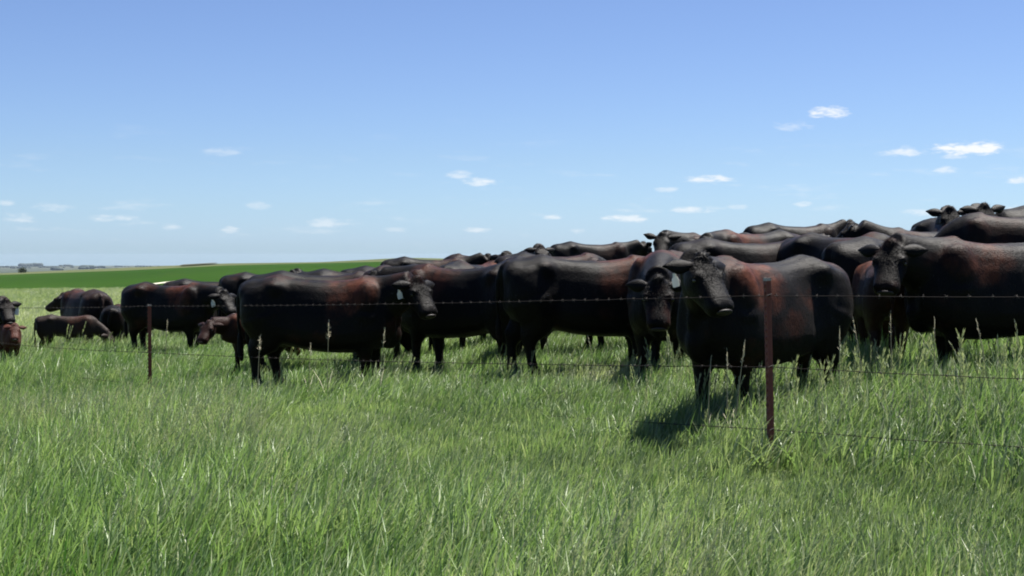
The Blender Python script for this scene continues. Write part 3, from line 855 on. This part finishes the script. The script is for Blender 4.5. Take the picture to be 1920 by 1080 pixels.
def tuft(name, n, rad, L0, L1, wd, lean_sd, curl, seeds=0, bias=.10, seg=4):
    V = []; Fc = []; MI = []
    for i in range(n):
        a = random.uniform(0, 6.28); r = rad * math.sqrt(random.random())
        az_ = random.uniform(0, 6.28)
        if random.random() < .72: az_ = random.gauss(0, .6)
        blade(V, Fc, MI, r * math.cos(a), r * math.sin(a), random.uniform(L0, L1), wd * random.uniform(.6, 1.2), abs(random.gauss(bias, lean_sd)), az_, abs(random.gauss(curl, curl * .7)), seg, 0, random.gauss(0, .8))
    for i in range(seeds):
        a = random.uniform(0, 6.28); r = rad * random.random(); az_ = random.gauss(0, 1.4); ln = abs(random.gauss(.13, .1)); L = L1 * random.uniform(1.0, 1.3)
        x, y = r * math.cos(a), r * math.sin(a)
        blade(V, Fc, MI, x, y, L, .0035, ln, az_, .15, 4, 1)
        upv = (Vector((math.cos(az_), math.sin(az_), 0)) * math.sin(ln + .16) + Vector((0, 0, 1)) * math.cos(ln + .16))
        panicle(V, Fc, MI, Vector(V[-1]) - upv * L * .30, upv, L * .34, 22, .012)
    me = mesh_from(name, V, Fc, False, MI); me.materials.append(GRASS_M); me.materials.append(GSEED_M)
    o = bpy.data.objects.new(name, me); SRC.objects.link(o)

for i in range(6): tuft('a_meadow_%d' % i, 15, .10, .24, .50, .0155, .15, .5)          # 0-5 foreground
for i in range(2): tuft('b_seeding_%d' % i, 12, .10, .22, .44, .014, .16, .5, seeds=3)   # 6-7 with seed heads
for i in range(3): tuft('c_short_%d' % i, 18, .10, .12, .30, .0105, .18, .5)             # 8-10 grazed
for i in range(2): tuft('d_wisp_%d' % i, 8, .10, .12, .30, .006, .22, .5, seeds=2)       # 11-12
for i in range(3): tuft('f_low_%d' % i, 20, .11, .10, .22, .0125, .18, .5)          # 16-18 kept low along the wires
for i in range(3): tuft('e_far_%d' % i, 26, .28, .12, .34, .018, .25, .5, seg=2)         # 13-15 far

def noise2(x, y, s, seed):
    """cheap smooth value noise"""
    r = np.random.default_rng(seed); z = np.zeros_like(x); amp = 1.0; tot_ = 0
    for o in range(3):
        for k in range(5):
            a = r.uniform(0, 6.28); f = s * (2 ** o) * r.uniform(.7, 1.3); ph = r.uniform(0, 6.28)
            z += amp * np.sin(f * (x * math.cos(a) + y * math.sin(a)) + ph)
        tot_ += amp * 5; amp *= .6
    return z / tot_ * 2.2

pos = []; pick = []; scl = []; tint = []; shade = []
def scatter(d0, d1, dens, kind):
    hw0 = math.tan(R(20.3)) * 1.0
    area = hw0 * (d1 * d1 - d0 * d0) + 5.0 * (d1 - d0)
    n = int(area * dens)
    d = np.sqrt(RNG.uniform(d0 * d0, d1 * d1, n)); hw = hw0 * d + 2.5
    x = RNG.uniform(-1, 1, n) * hw
    z = height(x, d)
    big = noise2(x, d, .9, 3); fine = noise2(x, d, 3.2, 5); dryn = noise2(x, d, .55, 11)
    q = RNG.random(n)
    # signed distance beyond the fence line (positive = cow side)
    nrm = perp if perp.y > 0 else -perp
    fs = (x - N0.x) * nrm.x + (d - N0.y) * nrm.y
    d2 = Vector((4.14, -3.2)).normalized()
    fs = np.where(x > N0.x, (x - N0.x) * -d2.y + (d - N0.y) * d2.x, fs)
    for i in range(n):
        if kind == 'near':
            cs = min(1, max(0, (fs[i] + .3 + .5 * fine[i]) / 1.4))
            if RNG.random() < cs:
                idx = 11 + int(q[i] * 2) if RNG.random() < .07 + .08 * dryn[i] else 8 + int(q[i] * 3)
                s = (1.0 + .45 * min(1, max(0, (-x[i] - 6.5)))) * (.95 + .35 * fine[i] + RNG.uniform(-.15, .25)) * (1 + .5 * min(1, max(0, (x[i] - .9) / 1.6)) * min(1, max(0, (20 - d[i]) / 5)))
            else:
                pr = .05 + .6 * max(0, dryn[i] - .05) + (.04 if x[i] < -.12 * d[i] and d[i] > 8.5 else 0)
                low = max(0, 1 - max(0, abs(fs[i] + .75) - .95) / 1.7) * (1 if x[i] > -2.2 else .5)
                idx = 6 + int(q[i] * 2) if RNG.random() < pr * (1 - low) else int(q[i] * 6)
                s = .90 + .18 * big[i] + .14 * fine[i] + RNG.uniform(-.15, .15)
                if RNG.random() < low * 1.15: idx = 16 + int(q[i] * 3); s = RNG.uniform(.75, 1.1)
                else: s -= .3 * low
                if any(((x[i] - b_.x * d[i] / b_.y) / .20) ** 2 + ((d[i] - b_.y + .45) / .8) ** 2 < 1 for b_ in (N0, N1)): s *= .5
        else:
            idx = 13 + int(q[i] * 3); s = RNG.uniform(.7, 1.2) + .2 * fine[i]
        far = min(1, max(0, (d[i] - 18) / 30))
        tn = .06 + .24 * dryn[i] + .08 * RNG.normal() + .40 * far
        pos.append((x[i], d[i], z[i])); pick.append(idx); scl.append(max(.45, s))
        tn += .6 * math.exp(-((x[i] - .95) / .55) ** 2 - ((d[i] - 14.7) / .8) ** 2)
        tint.append(min(1, max(0, tn))); shade.append(min(1, max(0, .42 - .22 * far + .28 * big[i] + .22 * fine[i] + .16 * RNG.normal())))
scatter(4.6, 14, 165, 'near')
scatter(14, 34, 62, 'near')
scatter(34, 75, 7, 'far')
scatter(75, 141, 2.2, 'far')
NP = len(pos)
print('grass tufts', NP)
gme = bpy.data.meshes.new('grass'); gme.from_pydata(pos, [], [])
def attr(nm, ty, vals, field='value'):
    a = gme.attributes.new(nm, ty, 'POINT'); a.data.foreach_set(field, np.asarray(vals).ravel())
PXY = np.array(pos)
rot = np.column_stack([RNG.normal(0, .07, NP), RNG.normal(0, .08, NP) + np.clip(.15 - .055 * PXY[:, 0], -.06, .22), RNG.normal(0, .75, NP)]).astype(np.float32)
attr('rot', 'FLOAT_VECTOR', rot, 'vector'); attr('scl', 'FLOAT', np.array(scl, np.float32)); attr('pick', 'INT', np.array(pick, np.int32))
attr('tint', 'FLOAT', np.array(tint, np.float32)); attr('shade', 'FLOAT', np.array(shade, np.float32))
go = link('grass', gme); tag(go, 'tall green meadow grass with pale seed heads', 'grass', kind='stuff')
ng = bpy.data.node_groups.new('grass_scatter', 'GeometryNodeTree')
ng.interface.new_socket('Geometry', in_out='INPUT', socket_type='NodeSocketGeometry')
ng.interface.new_socket('Geometry', in_out='OUTPUT', socket_type='NodeSocketGeometry')
gi = ng.nodes.new('NodeGroupInput'); gout = ng.nodes.new('NodeGroupOutput')
ci = ng.nodes.new('GeometryNodeCollectionInfo'); ci.inputs[0].default_value = SRC; ci.inputs[1].default_value = True; ci.inputs[2].default_value = True
ip = ng.nodes.new('GeometryNodeInstanceOnPoints'); ip.inputs['Pick Instance'].default_value = True
def named(nm, ty):
    nd = ng.nodes.new('GeometryNodeInputNamedAttribute'); nd.data_type = ty; nd.inputs[0].default_value = nm
    return nd.outputs[0]
ng.links.new(gi.outputs[0], ip.inputs['Points']); ng.links.new(ci.outputs[0], ip.inputs['Instance'])
ng.links.new(named('pick', 'INT'), ip.inputs['Instance Index'])
e2r = ng.nodes.new('FunctionNodeEulerToRotation'); ng.links.new(named('rot', 'FLOAT_VECTOR'), e2r.inputs[0])
ng.links.new(e2r.outputs[0], ip.inputs['Rotation'])
ng.links.new(named('scl', 'FLOAT'), ip.inputs['Scale'])
ng.links.new(ip.outputs[0], gout.inputs[0])
md = go.modifiers.new('scatter', 'NODES'); md.node_group = ng

# ------------------------------------------------------------------ single tall stalks and leafy clumps
def stalk(px, py_top, d, hgt, lean_x, label, dense=22, spread=.03):
    x, y = PX(px, d) - lean_x * hgt, d
    o = bpy.data.objects.new('grass_stalk', None); COL.objects.link(o); o.location = (x, y, H(x, y))
    hgt = max(.3, GZ(py_top, d) - H(x, y))
    tag(o, label, 'grass stalk', 'tall seed stalks in front of the cows')
    g = Geo(); pts = [(lean_x * hgt * t ** 1.4, 0, hgt * t) for t in (0, .25, .5, .75, 1)]
    g.tube(pts, [.0042, .004, .0034, .0028, .0018], 6); link('stem', g.mesh('stem'), [STEM_M], o)
    V = []; Fc = []; MI = []
    upv = (Vector(pts[4]) - Vector(pts[3])).normalized()
    panicle(V, Fc, MI, Vector(pts[4]) - upv * hgt * .22, upv, hgt * .23, dense, spread, 0)
    for k in range(2):
        bl = []; 
        blade(V, Fc, MI, 0, 0, hgt * random.uniform(.4, .6), .008, .25, random.uniform(0, 6.28), .8, 4, 0)
    sh = link('seed_head', mesh_from('seed_head', V, Fc, False), [SEED_M], o)
    sh['kind'] = 'stuff'
    return o
stalk(616, 605, 15.2, .9, .02, 'bushy pale seed stalk against the belly of the left broadside cow', 46, .05)
stalk(722, 618, 15.2, .8, .08, 'slanting thin stalk beside the front legs of the left broadside cow', 34, .03)
stalk(486, 632, 15.6, .6, .05, 'short fluffy stalk before the hind legs of the left broadside cow', 40, .045)
stalk(582, 646, 15.8, .6, .04, 'low pale stalk below the belly of the left broadside cow', 26, .03)
stalk(1396, 642, 11.0, .75, .10, 'stout dark stalk left of the near fence post', 30, .02)
stalk(1364, 660, 11.0, .7, .0, 'thin straight stalk below chin of largest cow', 24, .02)
stalk(1333, 672, 10.8, .65, .04, 'thin stalk crossing front leg of largest cow', 16, .015)
stalk(1575, 616, 11.2, .75, .0, 'upright pale stalk in front of the hind legs right of near post', 20, .02)
stalk(1603, 598, 11.4, .8, -.14, 'tall stalk leaning left beside the dark brown calf', 24, .02)
stalk(1670, 588, 11.6, .9, -.02, 'tallest stalk right of the dark brown calf', 22, .02)
stalk(1753, 598, 11.6, .85, .0, 'long straight stalk against the dark front leg at right', 14, .014)
stalk(1830, 602, 11.6, .85, -.16, 'pale-tipped stalk slanting under the right edge cow', 26, .02)
stalk(1102, 632, 14.4, .6, -.16, 'slanting stalk by the thin legs in mid herd', 20, .02)
stalk(312, 600, 20.5, .7, .06, 'nodding pale stalk under the belly behind the far post', 26, .03)

def clump(px, py, d, label, n=9, L=.38, wd=.017):
    x, y = PX(px, d), d
    o = bpy.data.objects.new('grass_clump', None); COL.objects.link(o); o.location = (x, y, H(x, y))
    tag(o, label, 'grass clump', 'broad-leaved clumps in the foreground')
    for i in range(n):
        V = []; Fc = []; MI = []
        blade(V, Fc, MI, random.gauss(0, .03), random.gauss(0, .03), L * random.uniform(.8, 1.25), wd * random.uniform(.7, 1.1), random.uniform(.1, .5), random.choice([0, math.pi]) + random.gauss(0, .6), random.uniform(.2, .7), 5, 0, random.gauss(0, .3))
        link('leaf', mesh_from('leaf', V, Fc), [LEAF_M], o)
m_, t_ = mat('broad_leaf'); b_ = t_.n('ShaderNodeBsdfPrincipled')
gc = t_.n('ShaderNodeTexCoord'); t_.set(b_.inputs['Base Color'], t_.mix(t_.noise(t_.scale(gc.outputs['Object'], (1, 1, .1)), 60), (.17, .21, .10, 1), (.26, .29, .17, 1)))
b_.inputs['Roughness'].default_value = .35; out(t_, b_.outputs[0]); LEAF_M = m_
clump(765, 880, 8.8, 'pale broad-leaved grass clump low in the middle, left of its twin')
clump(850, 880, 8.7, 'pale broad-leaved grass clump low in the middle, right of its twin')
clump(742, 980, 7.6, 'pale leaning grass clump nearest the bottom edge', 6)

# ------------------------------------------------------------------ air
bm = bmesh.new(); bmesh.ops.create_cube(bm, size=1.0)
hz = bpy.data.meshes.new('haze'); bm.to_mesh(hz); bm.free()
ho = link('haze', hz); ho.scale = (19600, 19600, 80); ho.location = (0, 0, -28)
ho['kind'] = 'stuff'
m, t = mat('haze_air'); pv = t.n('ShaderNodeVolumePrincipled')
pv.inputs['Color'].default_value = (.50, .62, .78, 1); pv.inputs['Density'].default_value = .000028; pv.inputs['Anisotropy'].default_value = .15
o_ = t.n('ShaderNodeOutputMaterial'); t.set(o_.inputs['Volume'], pv.outputs[0]); hz.materials.append(m)
